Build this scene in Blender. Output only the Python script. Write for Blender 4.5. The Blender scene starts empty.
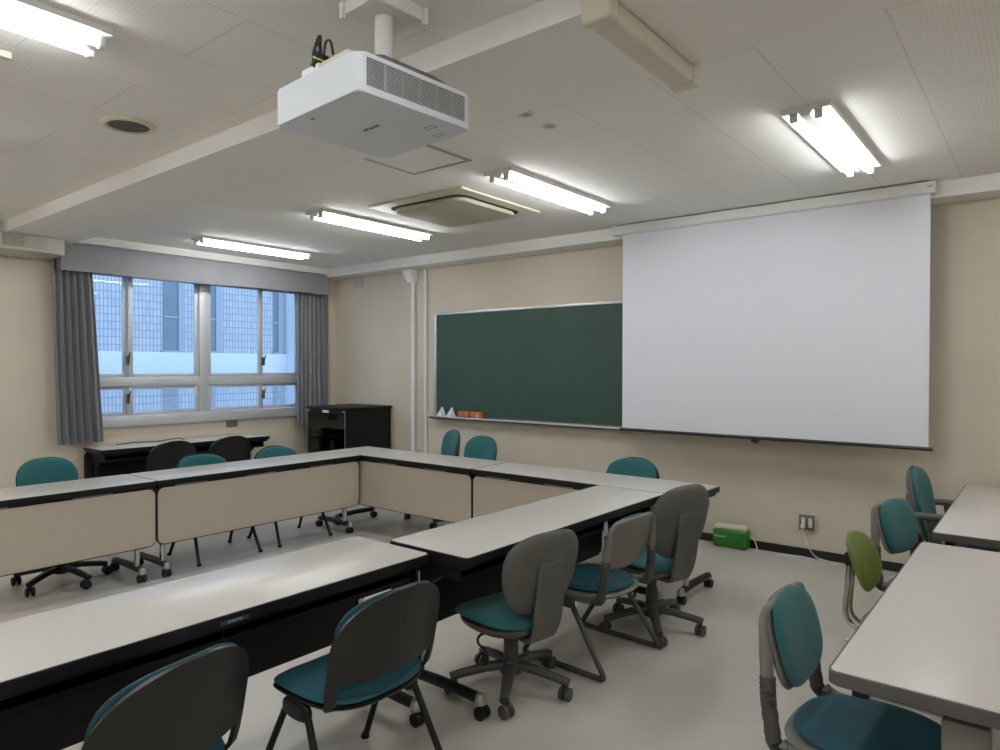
import bpy, bmesh, math, random
from math import sin, cos, pi, radians as rad, sqrt
from mathutils import Vector as V, Matrix as M
random.seed(7)
SC = bpy.context.scene
COL = SC.collection

# ------------------------------------------------------------------ materials
def mat(name, col, rough=.6, metal=0., spec=.5, var=0., vscale=8., bump=0., bscale=200., coat=0., sheen=0., detail=3.):
    m = bpy.data.materials.new(name); m.use_nodes = True
    nt = m.node_tree; b = nt.nodes['Principled BSDF']
    b.inputs['Base Color'].default_value = (*col, 1)
    b.inputs['Roughness'].default_value = rough
    b.inputs['Metallic'].default_value = metal
    b.inputs['Specular IOR Level'].default_value = spec
    b.inputs['Coat Weight'].default_value = coat
    b.inputs['Sheen Weight'].default_value = sheen
    tc = nt.nodes.new('ShaderNodeTexCoord')
    if var:
        n = nt.nodes.new('ShaderNodeTexNoise'); n.inputs['Scale'].default_value = vscale; n.inputs['Detail'].default_value = detail
        r = nt.nodes.new('ShaderNodeValToRGB')
        r.color_ramp.elements[0].position = .3; r.color_ramp.elements[1].position = .7
        r.color_ramp.elements[0].color = (*[c*(1-var) for c in col], 1)
        r.color_ramp.elements[1].color = (*[min(1, c*(1+var)) for c in col], 1)
        nt.links.new(tc.outputs['Object'], n.inputs['Vector']); nt.links.new(n.outputs['Fac'], r.inputs['Fac'])
        nt.links.new(r.outputs['Color'], b.inputs['Base Color'])
    if bump:
        n2 = nt.nodes.new('ShaderNodeTexNoise'); n2.inputs['Scale'].default_value = bscale
        bp = nt.nodes.new('ShaderNodeBump'); bp.inputs['Strength'].default_value = bump; bp.inputs['Distance'].default_value = .002
        nt.links.new(tc.outputs['Object'], n2.inputs['Vector']); nt.links.new(n2.outputs['Fac'], bp.inputs['Height'])
        nt.links.new(bp.outputs['Normal'], b.inputs['Normal'])
    return m

def emat(name, col, s):
    m = bpy.data.materials.new(name); m.use_nodes = True; nt = m.node_tree
    for n in list(nt.nodes): nt.nodes.remove(n)
    e = nt.nodes.new('ShaderNodeEmission'); o = nt.nodes.new('ShaderNodeOutputMaterial')
    e.inputs['Color'].default_value = (*col, 1); e.inputs['Strength'].default_value = s
    nt.links.new(e.outputs[0], o.inputs[0]); return m

def glassmat(name, tint, gloss=.07, rough=.0):
    m = bpy.data.materials.new(name); m.use_nodes = True; nt = m.node_tree
    for n in list(nt.nodes): nt.nodes.remove(n)
    t = nt.nodes.new('ShaderNodeBsdfTransparent'); t.inputs[0].default_value = (*tint, 1)
    g = nt.nodes.new('ShaderNodeBsdfGlossy'); g.inputs['Roughness'].default_value = rough
    x = nt.nodes.new('ShaderNodeMixShader'); x.inputs[0].default_value = gloss
    o = nt.nodes.new('ShaderNodeOutputMaterial')
    nt.links.new(t.outputs[0], x.inputs[1]); nt.links.new(g.outputs[0], x.inputs[2]); nt.links.new(x.outputs[0], o.inputs[0])
    return m

MT = {}
MT['wall'] = mat('wall_paint', (.61, .55, .45), .85, var=.035, vscale=1.6, bump=.12, bscale=90)
MT['floor'] = mat('vinyl_floor', (.53, .495, .45), .32, spec=.45, var=.06, vscale=2.2, detail=6)
MT['ceil_plain'] = mat('ceiling_paint', (.83, .815, .78), .9, var=.02, vscale=2)
MT['beam'] = mat('beam_paint', (.80, .785, .76), .85, var=.02, vscale=2)
MT['base'] = mat('black_skirting', (.012, .012, .012), .45)
MT['top'] = mat('table_laminate', (.57, .54, .505), .3, spec=.5, var=.02, vscale=40)
MT['panel'] = mat('beige_panel', (.45, .40, .325), .6, var=.02, vscale=30)
MT['black'] = mat('black_plastic', (.007, .007, .008), .45, spec=.35)
MT['edge'] = mat('black_edge', (.007, .007, .010), .38, spec=.3)
MT['greyedge'] = mat('grey_edge', (.075, .072, .07), .45)
MT['blackmetal'] = mat('black_metal', (.006, .006, .006), .5, spec=.3)
MT['chrome'] = mat('chrome', (.62, .62, .61), .16, metal=1)
MT['dullmetal'] = mat('dull_metal', (.40, .39, .37), .35, metal=.8)
MT['footgrey'] = mat('grey_foot', (.06, .06, .06), .35)
MT['teal'] = mat('teal_fabric', (.024, .125, .132), .92, spec=.25, var=.14, vscale=160, bump=.45, bscale=420, sheen=.15)
MT['teal2'] = mat('teal_vinyl', (.016, .078, .105), .7, spec=.3, var=.06, vscale=60, bump=.1, bscale=300)
MT['greyshell'] = mat('grey_shell', (.09, .088, .078), .55, var=.04, vscale=30)
MT['greylight'] = mat('light_grey_shell', (.15, .145, .128), .5, var=.04, vscale=30)
MT['greydark'] = mat('dark_grey_base', (.055, .054, .05), .5)
MT['shell'] = mat('charcoal_shell', (.012, .012, .011), .36, spec=.4)
MT['ribbed'] = mat('ribbed_rubber', (.05, .049, .044), .6)
MT['green'] = mat('green_vinyl', (.125, .165, .022), .5, var=.07, vscale=40, bump=.15, bscale=250)
MT['white'] = mat('white_plastic', (.72, .72, .72), .4)
MT['cream'] = mat('cream_plastic', (.58, .545, .45), .5)
MT['fixture'] = mat('white_enamel', (.74, .74, .73), .4)
MT['socket'] = mat('lamp_socket', (.62, .62, .60), .5)
MT['tube'] = emat('lit_tube', (.945, .967, .975), 26.)
MT['proj'] = mat('projector_white', (.62, .655, .71), .6, spec=.3)
MT['projdark'] = mat('projector_grey', (.11, .11, .11), .6)
MT['grillback'] = mat('grille_dark', (.02, .02, .02), .8)
MT['grille'] = mat('grille_slat', (.42, .43, .43), .5)
MT['screen'] = mat('screen_fabric', (.69, .715, .775), .9, spec=.2)
MT['blackbar'] = mat('black_bar', (.012, .012, .014), .3)
MT['board'] = mat('chalkboard', (.027, .068, .048), .6, var=.10, vscale=2.5, detail=5)
MT['alu'] = mat('aluminium', (.58, .59, .60), .35, metal=.6)
MT['sash'] = mat('window_aluminium', (.55, .57, .59), .45, metal=.25)
MT['curtain'] = mat('curtain_cloth', (.225, .225, .245), .9, spec=.2, var=.05, vscale=60, bump=.1, bscale=300)
MT['pelmet'] = mat('pelmet_cloth', (.28, .28, .30), .9, spec=.2, var=.03, vscale=20, bump=.1, bscale=300)
MT['acbody'] = mat('ac_cream', (.52, .505, .44), .5)
MT['cassette'] = mat('cassette_cream', (.58, .555, .43), .5)
MT['acgrille'] = mat('cassette_grille', (.44, .42, .33), .6)
MT['rack'] = mat('rack_black', (.006, .006, .006), .5, spec=.3)
MT['smoke'] = glassmat('smoked_glass', (.45, .45, .45), .07, .02)
MT['glass'] = glassmat('window_glass', (.93, .96, .99), .012)
MT['orange'] = mat('orange_box', (.50, .155, .045), .55, var=.08, vscale=60)
MT['chalkwhite'] = mat('white_card', (.74, .74, .78), .7)
MT['boxgreen'] = mat('green_box', (.025, .17, .018), .38)
MT['boxcream'] = mat('cream_lid', (.60, .58, .42), .5)
MT['plate'] = mat('brown_plate', (.16, .145, .115), .5)
MT['ventgrey'] = mat('vent_grey', (.52, .53, .54), .6)
MT['patch'] = mat('grey_patch', (.46, .46, .47), .7)
MT['ink'] = mat('dark_ink', (.015, .015, .015), .5)
MT['bluelabel'] = mat('blue_label', (.03, .05, .085), .4)
MT['paleink'] = mat('pale_ink', (.45, .50, .55), .5)
MT['led'] = mat('panel_marks', (.6, .62, .6), .5)
MT['speakercloth'] = mat('speaker_mesh', (.12, .112, .095), .8, var=.25, vscale=300)
MT['greenwire'] = mat('lime_wire', (.35, .6, .05), .5)
MT['doorwood'] = mat('grey_door', (.3, .3, .3), .5)

def ceiling_mat():
    m = bpy.data.materials.new('ceiling_tiles'); m.use_nodes = True; nt = m.node_tree; N = nt.nodes; L = nt.links
    b = N['Principled BSDF']; b.inputs['Roughness'].default_value = .9; b.inputs['Specular IOR Level'].default_value = .2
    tc = N.new('ShaderNodeTexCoord')
    mp = N.new('ShaderNodeMapping'); mp.inputs['Rotation'].default_value = (0, 0, pi/2); mp.inputs['Location'].default_value = (.0, .0, 0)
    L.new(tc.outputs['Object'], mp.inputs['Vector'])
    br = N.new('ShaderNodeTexBrick'); br.offset = .5; br.squash = 1
    br.inputs['Color1'].default_value = (.84, .825, .79, 1); br.inputs['Color2'].default_value = (.825, .81, .775, 1)
    br.inputs['Mortar'].default_value = (.60, .58, .55, 1)
    br.inputs['Scale'].default_value = 1; br.inputs['Mortar Size'].default_value = .0022; br.inputs['Mortar Smooth'].default_value = .3
    br.inputs['Brick Width'].default_value = .91; br.inputs['Row Height'].default_value = .455
    L.new(mp.outputs[0], br.inputs['Vector'])
    # perforation dots
    vm = N.new('ShaderNodeVectorMath'); vm.operation = 'SCALE'; vm.inputs['Scale'].default_value = 1/.019
    fr = N.new('ShaderNodeVectorMath'); fr.operation = 'FRACTION'
    sb = N.new('ShaderNodeVectorMath'); sb.operation = 'SUBTRACT'; sb.inputs[1].default_value = (.5, .5, 0)
    sx = N.new('ShaderNodeSeparateXYZ'); cx = N.new('ShaderNodeCombineXYZ')
    ln = N.new('ShaderNodeVectorMath'); ln.operation = 'LENGTH'
    lt = N.new('ShaderNodeMath'); lt.operation = 'LESS_THAN'; lt.inputs[1].default_value = .2
    L.new(tc.outputs['Object'], vm.inputs[0]); L.new(vm.outputs[0], fr.inputs[0]); L.new(fr.outputs[0], sb.inputs[0])
    L.new(sb.outputs[0], sx.inputs[0]); L.new(sx.outputs[0], cx.inputs[0]); L.new(sx.outputs[1], cx.inputs[1])
    L.new(cx.outputs[0], ln.inputs[0]); L.new(ln.outputs['Value'], lt.inputs[0])
    mx = N.new('ShaderNodeMix'); mx.data_type = 'RGBA'
    L.new(lt.outputs[0], mx.inputs[0]); L.new(br.outputs['Color'], mx.inputs[6]); mx.inputs[7].default_value = (.72, .705, .675, 1)
    L.new(mx.outputs[2], b.inputs['Base Color'])
    return m
MT['ceil'] = ceiling_mat()

def facade_mat():
    m = bpy.data.materials.new('facade_tiles'); m.use_nodes = True; nt = m.node_tree; N = nt.nodes; L = nt.links
    b = N['Principled BSDF']; b.inputs['Roughness'].default_value = .6
    tc = N.new('ShaderNodeTexCoord'); sx = N.new('ShaderNodeSeparateXYZ'); cx = N.new('ShaderNodeCombineXYZ')
    L.new(tc.outputs['Object'], sx.inputs[0]); L.new(sx.outputs[1], cx.inputs[0]); L.new(sx.outputs[2], cx.inputs[1])
    br = N.new('ShaderNodeTexBrick'); br.offset = 0
    br.inputs['Color1'].default_value = (.58, .60, .63, 1); br.inputs['Color2'].default_value = (.50, .52, .55, 1)
    br.inputs['Mortar'].default_value = (.32, .34, .37, 1)
    br.inputs['Scale'].default_value = 1; br.inputs['Mortar Size'].default_value = .009; br.inputs['Mortar Smooth'].default_value = .2
    br.inputs['Brick Width'].default_value = .066; br.inputs['Row Height'].default_value = .135
    L.new(cx.outputs[0], br.inputs['Vector']); L.new(br.outputs['Color'], b.inputs['Base Color'])
    return m
MT['facade'] = facade_mat()
MT['band'] = mat('facade_band', (.72, .74, .77), .6)
MT['darkwin'] = mat('facade_window', (.20, .25, .28), .25, var=.1, vscale=1)
MT['pilaster'] = mat('facade_reveal', (.40, .43, .47), .6)

# ------------------------------------------------------------------ mesh helper
def frame(z):
    z = z.normalized(); a = V((0, 0, 1)) if abs(z.z) < .9 else V((1, 0, 0))
    x = a.cross(z).normalized(); return x, z.cross(x)

def smoothpath(pts, n=6):
    P = [V(p) for p in pts]
    if len(P) < 3: return P
    out = []
    for i in range(len(P)-1):
        p0 = P[max(i-1, 0)]; p1 = P[i]; p2 = P[i+1]; p3 = P[min(i+2, len(P)-1)]
        for k in range(n):
            t = k/n
            out.append(.5*((2*p1)+(p2-p0)*t+(2*p0-5*p1+4*p2-p3)*t*t+(3*p1-p0-3*p2+p3)*t**3))
    out.append(P[-1]); return out

def rounded(pts, r, n=5):
    """polyline with its inner corners rounded by radius r"""
    P = [V(p) for p in pts]; out = [P[0]]
    for i in range(1, len(P)-1):
        a = (P[i-1]-P[i]); b = (P[i+1]-P[i]); d = min(r, a.length*.48, b.length*.48)
        a = P[i]+a.normalized()*d; b = P[i]+b.normalized()*d
        for k in range(n+1):
            t = k/n; out.append(a*(1-t)**2+P[i]*2*t*(1-t)+b*t*t)
    out.append(P[-1]); return out

class MB:
    def __init__(s): s.bm = bmesh.new(); s.T = M.Identity(4)
    def v(s, p): return s.bm.verts.new(s.T @ V(p))
    def face(s, vs):
        try: return s.bm.faces.new(vs)
        except ValueError: return None
    def box(s, x0, x1, y0, y1, z0, z1, bev=0., seg=2, R=None):
        vs = [(x, y, z) for x in (x0, x1) for y in (y0, y1) for z in (z0, z1)]
        T = s.T @ R if R is not None else s.T
        b = [s.bm.verts.new(T @ V(p)) for p in vs]
        fs = [s.bm.faces.new([b[i] for i in q]) for q in ((0, 1, 3, 2), (4, 6, 7, 5), (0, 4, 5, 1), (2, 3, 7, 6), (0, 2, 6, 4), (1, 5, 7, 3))]
        if bev:
            es = list({e for f in fs for e in f.edges})
            bmesh.ops.bevel(s.bm, geom=es, offset=bev, segments=seg, profile=.5, affect='EDGES')
        return s
    def cyl(s, p0, p1, r0, r1=None, n=16, caps=True):
        p0 = V(p0); p1 = V(p1); r1 = r0 if r1 is None else r1
        x, y = frame(p1-p0); A = []; B = []
        for i in range(n):
            a = 2*pi*i/n; d = x*cos(a)+y*sin(a); A.append(s.v(p0+d*r0)); B.append(s.v(p1+d*r1))
        for i in range(n): s.face([A[i], A[(i+1) % n], B[(i+1) % n], B[i]])
        if caps: s.face(A[::-1]); s.face(B)
        return s
    def tube(s, pts, r, n=8, closed=False, flat=1.):
        """round (or flattened: flat scales the second axis) tube along a polyline, r a number or a list"""
        P = [V(p) for p in pts]; k = len(P); rs = r if isinstance(r, (list, tuple)) else [r]*k
        rings = []; px = None
        for i in range(k):
            if closed: t = (P[(i+1) % k]-P[i-1])
            else: t = P[min(i+1, k-1)]-P[max(i-1, 0)]
            t = t.normalized()
            if px is None: x, y = frame(t)
            else:
                x = (px-t*px.dot(t))
                x = x.normalized() if x.length > 1e-6 else frame(t)[0]
                y = t.cross(x)
            px = x
            rings.append([s.v(P[i]+x*cos(2*pi*j/n)*rs[i]+y*sin(2*pi*j/n)*rs[i]*flat) for j in range(n)])
        for i in range(k if closed else k-1):
            A = rings[i]; B = rings[(i+1) % k]
            for j in range(n): s.face([A[j], A[(j+1) % n], B[(j+1) % n], B[j]])
        if not closed: s.face(rings[0][::-1]); s.face(rings[-1])
        return s
    def prism(s, poly, h0, h1, Mx=None, bev=0., seg=2):
        """polygon in local XY extruded from h0 to h1 along local Z"""
        T = s.T @ (Mx if Mx is not None else M.Identity(4))
        A = [s.bm.verts.new(T @ V((p[0], p[1], h0))) for p in poly]; B = [s.bm.verts.new(T @ V((p[0], p[1], h1))) for p in poly]
        n = len(poly); fs = [s.bm.faces.new(A[::-1]), s.bm.faces.new(B)]
        for i in range(n): fs.append(s.bm.faces.new([A[i], A[(i+1) % n], B[(i+1) % n], B[i]]))
        if bev:
            es = [e for f in fs[:2] for e in f.edges]
            bmesh.ops.bevel(s.bm, geom=es, offset=bev, segments=seg, profile=.5, affect='EDGES')
        return s
    def lathe(s, prof, c=(0, 0, 0), n=24, axis=None):
        T = M.Translation(V(c)) @ (axis if axis is not None else M.Identity(4)); rings = []
        for r, z in prof:
            rings.append([s.v(T @ V((r*cos(2*pi*i/n), r*sin(2*pi*i/n), z))) for i in range(n)] if r > 1e-5 else [s.v(T @ V((0, 0, z)))])
        for A, B in zip(rings, rings[1:]):
            for i in range(n):
                j = (i+1) % n
                if len(A) == 1 and len(B) == 1: continue
                if len(A) == 1: s.face([A[0], B[j], B[i]])
                elif len(B) == 1: s.face([A[i], A[j], B[0]])
                else: s.face([A[i], A[j], B[j], B[i]])
        if len(rings[0]) > 1: s.face(rings[0][::-1])
        if len(rings[-1]) > 1: s.face(rings[-1])
        return s
    def pad(s, a, b, Mx, tf=.03, tb=.01, n=2.8, taper=0., bend=None, nr=7, nt=40, pw=5., b2=None):
        """closed cushion: superellipse outline a x b (b2: other half height) in local XY, domed by tf (+Z) and tb (-Z), bent by bend(u,v)"""
        bend = bend or (lambda u, v: 0.); b2 = b if b2 is None else b2
        def pt(ro, th, side):
            c, q = cos(th), sin(th)
            d = (abs(c)**n+abs(q)**n)**(-1/n); u = a*d*c*ro; w = (b if q >= 0 else b2)*d*q*ro
            u *= 1+taper*(w/b)
            t = max(0., 1-ro**pw)**.5
            return (u, w, bend(u, w)+(tf*t if side > 0 else -tb*t))
        ros = [sin(pi/2*i/nr) for i in range(1, nr+1)]
        T = Mx
        rim = [s.v(T @ V(pt(1., 2*pi*j/nt, 1))) for j in range(nt)]
        for side in (1, -1):
            cv = s.v(T @ V((0, 0, bend(0, 0)+(tf if side > 0 else -tb))))
            prev = None
            for i, ro in enumerate(ros):
                ring = rim if i == nr-1 else [s.v(T @ V(pt(ro, 2*pi*j/nt, side))) for j in range(nt)]
                for j in range(nt):
                    k = (j+1) % nt
                    f = [cv, ring[j], ring[k]] if prev is None else [prev[j], ring[j], ring[k], prev[k]]
                    s.face(f if side > 0 else f[::-1])
                prev = ring
        return s
    def strap(s, path, widths, th, axis=V((0, 1, 0)), bev=0.):
        """flat band swept along a polyline; width lies along axis"""
        P = [V(p) for p in path]; k = len(P); ws = widths if isinstance(widths, (list, tuple)) else [widths]*k; R = []
        for i in range(k):
            t = (P[min(i+1, k-1)]-P[max(i-1, 0)]).normalized(); nn = t.cross(axis).normalized(); w = ws[i]/2; h = th/2; e = min(h*.6, w*.5)
            sec = [(-w, -h+e), (-w+e, -h), (w-e, -h), (w, -h+e), (w, h-e), (w-e, h), (-w+e, h), (-w, h-e)]
            R.append([s.v(P[i]+axis*q[0]+nn*q[1]) for q in sec])
        for A, B in zip(R, R[1:]):
            for j in range(8): s.face([A[j], A[(j+1) % 8], B[(j+1) % 8], B[j]])
        s.face(R[0][::-1]); s.face(R[-1]); return s
    def build(s, name, m, parent=None, angle=38, loc=None, flat=False):
        bmesh.ops.recalc_face_normals(s.bm, faces=s.bm.faces)
        me = bpy.data.meshes.new(name); s.bm.to_mesh(me); s.bm.free()
        if not flat:
            for p in me.polygons: p.use_smooth = True
            me.set_sharp_from_angle(angle=rad(angle))
        me.materials.append(MT[m] if isinstance(m, str) else m)
        o = bpy.data.objects.new(name, me); COL.objects.link(o)
        if parent: o.parent = parent
        if loc: o.location = loc
        return o

def rrect(x0, x1, y0, y1, r, n=5):
    out = []
    for cx, cy, a0 in ((x1-r, y1-r, 0), (x0+r, y1-r, pi/2), (x0+r, y0+r, pi), (x1-r, y0+r, 1.5*pi)):
        for k in range(n+1):
            a = a0+pi/2*k/n; out.append((cx+r*cos(a), cy+r*sin(a)))
    return out

def tag(o, label, cat, group=None):
    o['label'] = label; o['category'] = cat
    if group: o['group'] = group
    return o
def thing(name, label, cat, loc=(0, 0, 0), rz=0., group=None):
    o = bpy.data.objects.new(name, None); COL.objects.link(o); o.empty_display_size = .1
    o.location = loc; o.rotation_euler = (0, 0, rz); return tag(o, label, cat, group)
def structure(o): o['kind'] = 'structure'; return o
def B(*a, **k): return MB().box(*a, **k)
def text_part(txt, size, m, parent, Mx, depth=.0006, name='lettering'):
    cu = bpy.data.curves.new(name, 'FONT'); cu.body = txt; cu.size = size; cu.extrude = depth; cu.align_x = 'CENTER'; cu.align_y = 'CENTER'
    t = bpy.data.objects.new(name, cu); COL.objects.link(t)
    dg = bpy.context.evaluated_depsgraph_get(); me = bpy.data.meshes.new_from_object(t.evaluated_get(dg))
    bpy.data.objects.remove(t); bpy.data.curves.remove(cu)
    me.transform(Mx); me.materials.clear(); me.materials.append(MT[m])
    o = bpy.data.objects.new(name, me); COL.objects.link(o); o.parent = parent; return o
def RX(a): return M.Rotation(rad(a), 4, 'X')
def RY(a): return M.Rotation(rad(a), 4, 'Y')
def RZ(a): return M.Rotation(rad(a), 4, 'Z')
def TR(x, y, z): return M.Translation((x, y, z))
def axes(X, Y, Z, o):
    m = M((X, Y, Z)).transposed().to_4x4(); m.translation = V(o); return m

# ------------------------------------------------------------------ room
H = 2.75; YF = 5.707; XW = -7.45; XR = 2.4; YB = -4.3
structure(B(XW-.2, XR+.2, YB-.2, YF+.2, -.1, 0).build('floor', 'floor', flat=True))
structure(B(XW-.2, XR+.2, YB-.2, YF+.2, H, H+.15).build('ceiling', 'ceil', flat=True))
structure(B(XW-.2, XR+.2, YF, YF+.2, 0, H).build('wall_front', 'wall', flat=True))
structure(B(XR, XR+.2, YB, YF, 0, H).build('wall_right', 'wall', flat=True))
structure(B(XW-.2, XR+.2, YB-.2, YB, 0, H).build('wall_back', 'wall', flat=True))
WY0, WY1, WZ0, WZ1 = 2.60, 5.30, .93, 2.50
w = MB(); w.box(XW-.2, XW, YB, WY0, 0, H); w.box(XW-.2, XW, WY1, YF, 0, H); w.box(XW-.2, XW, WY0, WY1, 0, WZ0); w.box(XW-.2, XW, WY0, WY1, WZ1, H)
structure(w.build('wall_left', 'wall', flat=True))
structure(B(XW, XR, YF-.012, YF, 0, .066).build('baseboard_front', 'base', flat=True))
structure(B(XW, XW+.012, YB, YF-.012, 0, .066).build('baseboard_left', 'base', flat=True))
structure(B(XW, XR, 5.452, YF, 2.643, H).build('trim_1', 'beam', flat=True))           # beam along the front wall
structure(B(XW, XW+.25, 2.505, 5.452, 2.675, H).build('trim_2', 'beam', flat=True))     # beam along the window wall
structure(B(XW, XR, 1.925, 2.505, 2.655, H).build('trim_3', 'beam', flat=True))            # ceiling beam across the room
structure(B(XW, XW+.05, 5.60, YF, .066, 2.643).build('trim_4', 'wall', flat=True))     # corner pillar edge

# ------------------------------------------------------------------ window
win = bpy.data.objects.new('window_1', None); COL.objects.link(win); win.location = (XW, 0, 0); structure(win)
fr = MB()
fr.box(-.09, .015, WY0, WY0+.05, .93, WZ1); fr.box(-.09, .015, 5.20, WY1, .93, WZ1)
fr.box(-.09, .015, WY0, WY1, WZ1-.05, WZ1)
fr.box(-.09, .012, WY0, WY1, 1.29, 1.385, bev=.004)
fr.box(-.09, .02, 3.865, 3.965, .93, WZ1, bev=.004)
structure(fr.build('window_frame', 'sash', win))
sl = MB(); sl.box(-.09, .055, WY0-.03, WY1+.03, .875, .985, bev=.006)
structure(sl.build('window_sill', 'sash', win))
def sash(y0, y1, z0, z1, dx):
    m = MB(); t = .045
    m.box(dx-.015, dx+.015, y0, y0+t, z0, z1, bev=.003); m.box(dx-.015, dx+.015, y1-t, y1, z0, z1, bev=.003)
    m.box(dx-.015, dx+.015, y0+t, y1-t, z0, z0+.035, bev=.003); m.box(dx-.015, dx+.015, y0+t, y1-t, z1-.03, z1, bev=.003)
    o = structure(m.build('window_sash', 'sash', win))
    g = B(dx-.003, dx+.003, y0+t, y1-t, z0+.035, z1-.03).build('window_glass', 'glass', o, flat=True); structure(g)
    return o
for z0, z1 in ((1.385, WZ1-.05), (.985, 1.29)):
    for y0, y1, dx in ((2.65, 3.12, -.06), (3.115, 3.865, -.02), (3.965, 4.655, -.02), (4.65, 5.20, -.06)):
        o = sash(y0, y1, z0, z1, dx)
for yy in (3.10, 4.665):
    for zz in (1.56, 1.16):
        k = MB(); k.box(-.004, .03, yy-.014, yy+.014, zz-.05, zz+.05, bev=.004); k.tube([(.03, yy, zz), (.045, yy, zz+.03), (.045, yy+.01, zz+.08)], .007)
        structure(k.build('window_latch', 'greydark', win))

# ------------------------------------------------------------------ outside
out = MB(); fx = -13.0
out.box(fx-.4, fx, 2.0, 8.68, -1.2, 6.5)
bl = thing('tiled_building', 'pale tiled building with dark window strips seen outside the window', 'building')
out.build('wall', 'facade', bl, flat=True)
b = MB(); b.box(fx, fx+.10, 2.0, 8.68, 1.40, 1.765, bev=.01); b.box(fx, fx+.14, 2.0, 8.68, 1.36, 1.40); b.build('ledge', 'band', bl)
for y0, y1 in ((6.05, 6.45), (6.80, 7.20), (8.40, 8.62)):
    q = MB(); q.box(fx-.02, fx+.02, y0, y1-.12, 1.80, 6.4); q.build('window', 'darkwin', bl, flat=True)
    q = MB(); q.box(fx-.02, fx+.05, y1-.12, y1, 1.78, 6.4); q.box(fx, fx+.06, y0-.03, y1, 1.77, 1.80)
    q.box(fx+.01, fx+.035, y0, y1-.12, 2.42, 2.45); q.build('reveal', 'pilaster', bl, flat=True)
    q = MB()
    for i in range(18): q.box(fx, fx+.03, y0, y1-.12, .35+i*.055, .38+i*.055)
    q.build('louvre', 'pilaster', bl, flat=True)
q = MB(); q.box(fx-.4, fx+.35, 8.68, 8.86, -1.2, 6.5); q.box(fx-.1, fx+.42, 8.86, 8.98, -1.2, 6.5); q.build('corner_pilaster', 'band', bl, flat=True)
g = B(-40, XW-.3, -20, 40, -1.3, -1.2).build('ground_outside', 'pilaster', flat=True); structure(g)

# ------------------------------------------------------------------ pelmet and curtains
pm = MB(); NY = 60; y0, y1 = 2.42, 5.47
def prow(i):
    y = y0+(y1-y0)*i/NY; e = .006*sin(y*9.)+.004*sin(y*23+1)
    return y, e
A = []
for i in range(NY+1):
    y, e = prow(i); lo = 2.42-.022*(1-i/NY)+.006*sin(y*3)
    A.append([pm.v((XW+.215+dx, y, z)) for dx, z in ((e, 2.672), (e*.6+.004, 2.55), (e+.008, lo), (e-.006, lo), (-.01+e*.6, 2.55), (-.014+e, 2.672))])
for P, Q in zip(A, A[1:]):
    for j in range(6): pm.face([P[j], P[(j+1) % 6], Q[(j+1) % 6], Q[j]])
pm.face(A[0]); pm.face(A[-1][::-1])
pm.box(XW, XW+.215, y0, y0+.012, 2.41, 2.672); pm.box(XW, XW+.215, y1-.012, y1, 2.44, 2.672)
pm.box(XW, XW+.205, y0, y1, 2.655, 2.672)
o = pm.build('curtain_pelmet', 'pelmet'); tag(o, 'grey cloth pelmet across the top of the window', 'pelmet')

def curtain(ya0, ya1, yb0, yb1, ztop, zbot, folds, label, seed):
    m = MB(); rnd = random.Random(seed); NZ = 14; NU = folds*10
    ph = [rnd.uniform(-.5, .5) for _ in range(folds+2)]; am = [rnd.uniform(.7, 1.2) for _ in range(folds+2)]
    F = []; Bk = []
    for k in range(NZ+1):
        t = k/NZ; z = ztop+(zbot-ztop)*t; ra = []; rb = []
        for j in range(NU+1):
            u = j/NU; f = u*folds; i = int(f)
            y = (ya0+(ya1-ya0)*u)*(1-t)+(yb0+(yb1-yb0)*u)*t
            amp = .034*(am[i]*(1-f+i)+am[i+1]*(f-i))*(.75+.35*t)
            x = XW+.115+amp*sin(2*pi*f+ph[i]*(1-f+i)+ph[i+1]*(f-i)+.25*sin(3*t))
            y += .012*sin(4*pi*f+1)*t
            ra.append(m.v((x, y, z))); rb.append(m.v((x-.006, y, z)))
        F.append(ra); Bk.append(rb)
    for k in range(NZ):
        for j in range(NU):
            m.face([F[k][j], F[k][j+1], F[k+1][j+1], F[k+1][j]]); m.face([Bk[k][j], Bk[k+1][j], Bk[k+1][j+1], Bk[k][j+1]])
    for j in range(NU):
        m.face([F[0][j], Bk[0][j], Bk[0][j+1], F[0][j+1]]); m.face([F[NZ][j], F[NZ][j+1], Bk[NZ][j+1], Bk[NZ][j]])
    for k in range(NZ):
        m.face([F[k][0], F[k+1][0], Bk[k+1][0], Bk[k][0]]); m.face([F[k][NU], Bk[k][NU], Bk[k+1][NU], F[k+1][NU]])
    o = m.build('curtain', 'curtain', angle=80); tag(o, label, 'curtain', 'grey curtains at the window')
curtain(2.37, 2.72, 2.41, 2.82, 2.64, .745, 6, 'grey curtain gathered at the window side under the wall air conditioner', 3)
curtain(5.07, 5.50, 5.06, 5.53, 2.64, .765, 7, 'grey curtain gathered beside the room corner above the black equipment rack', 5)

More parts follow.
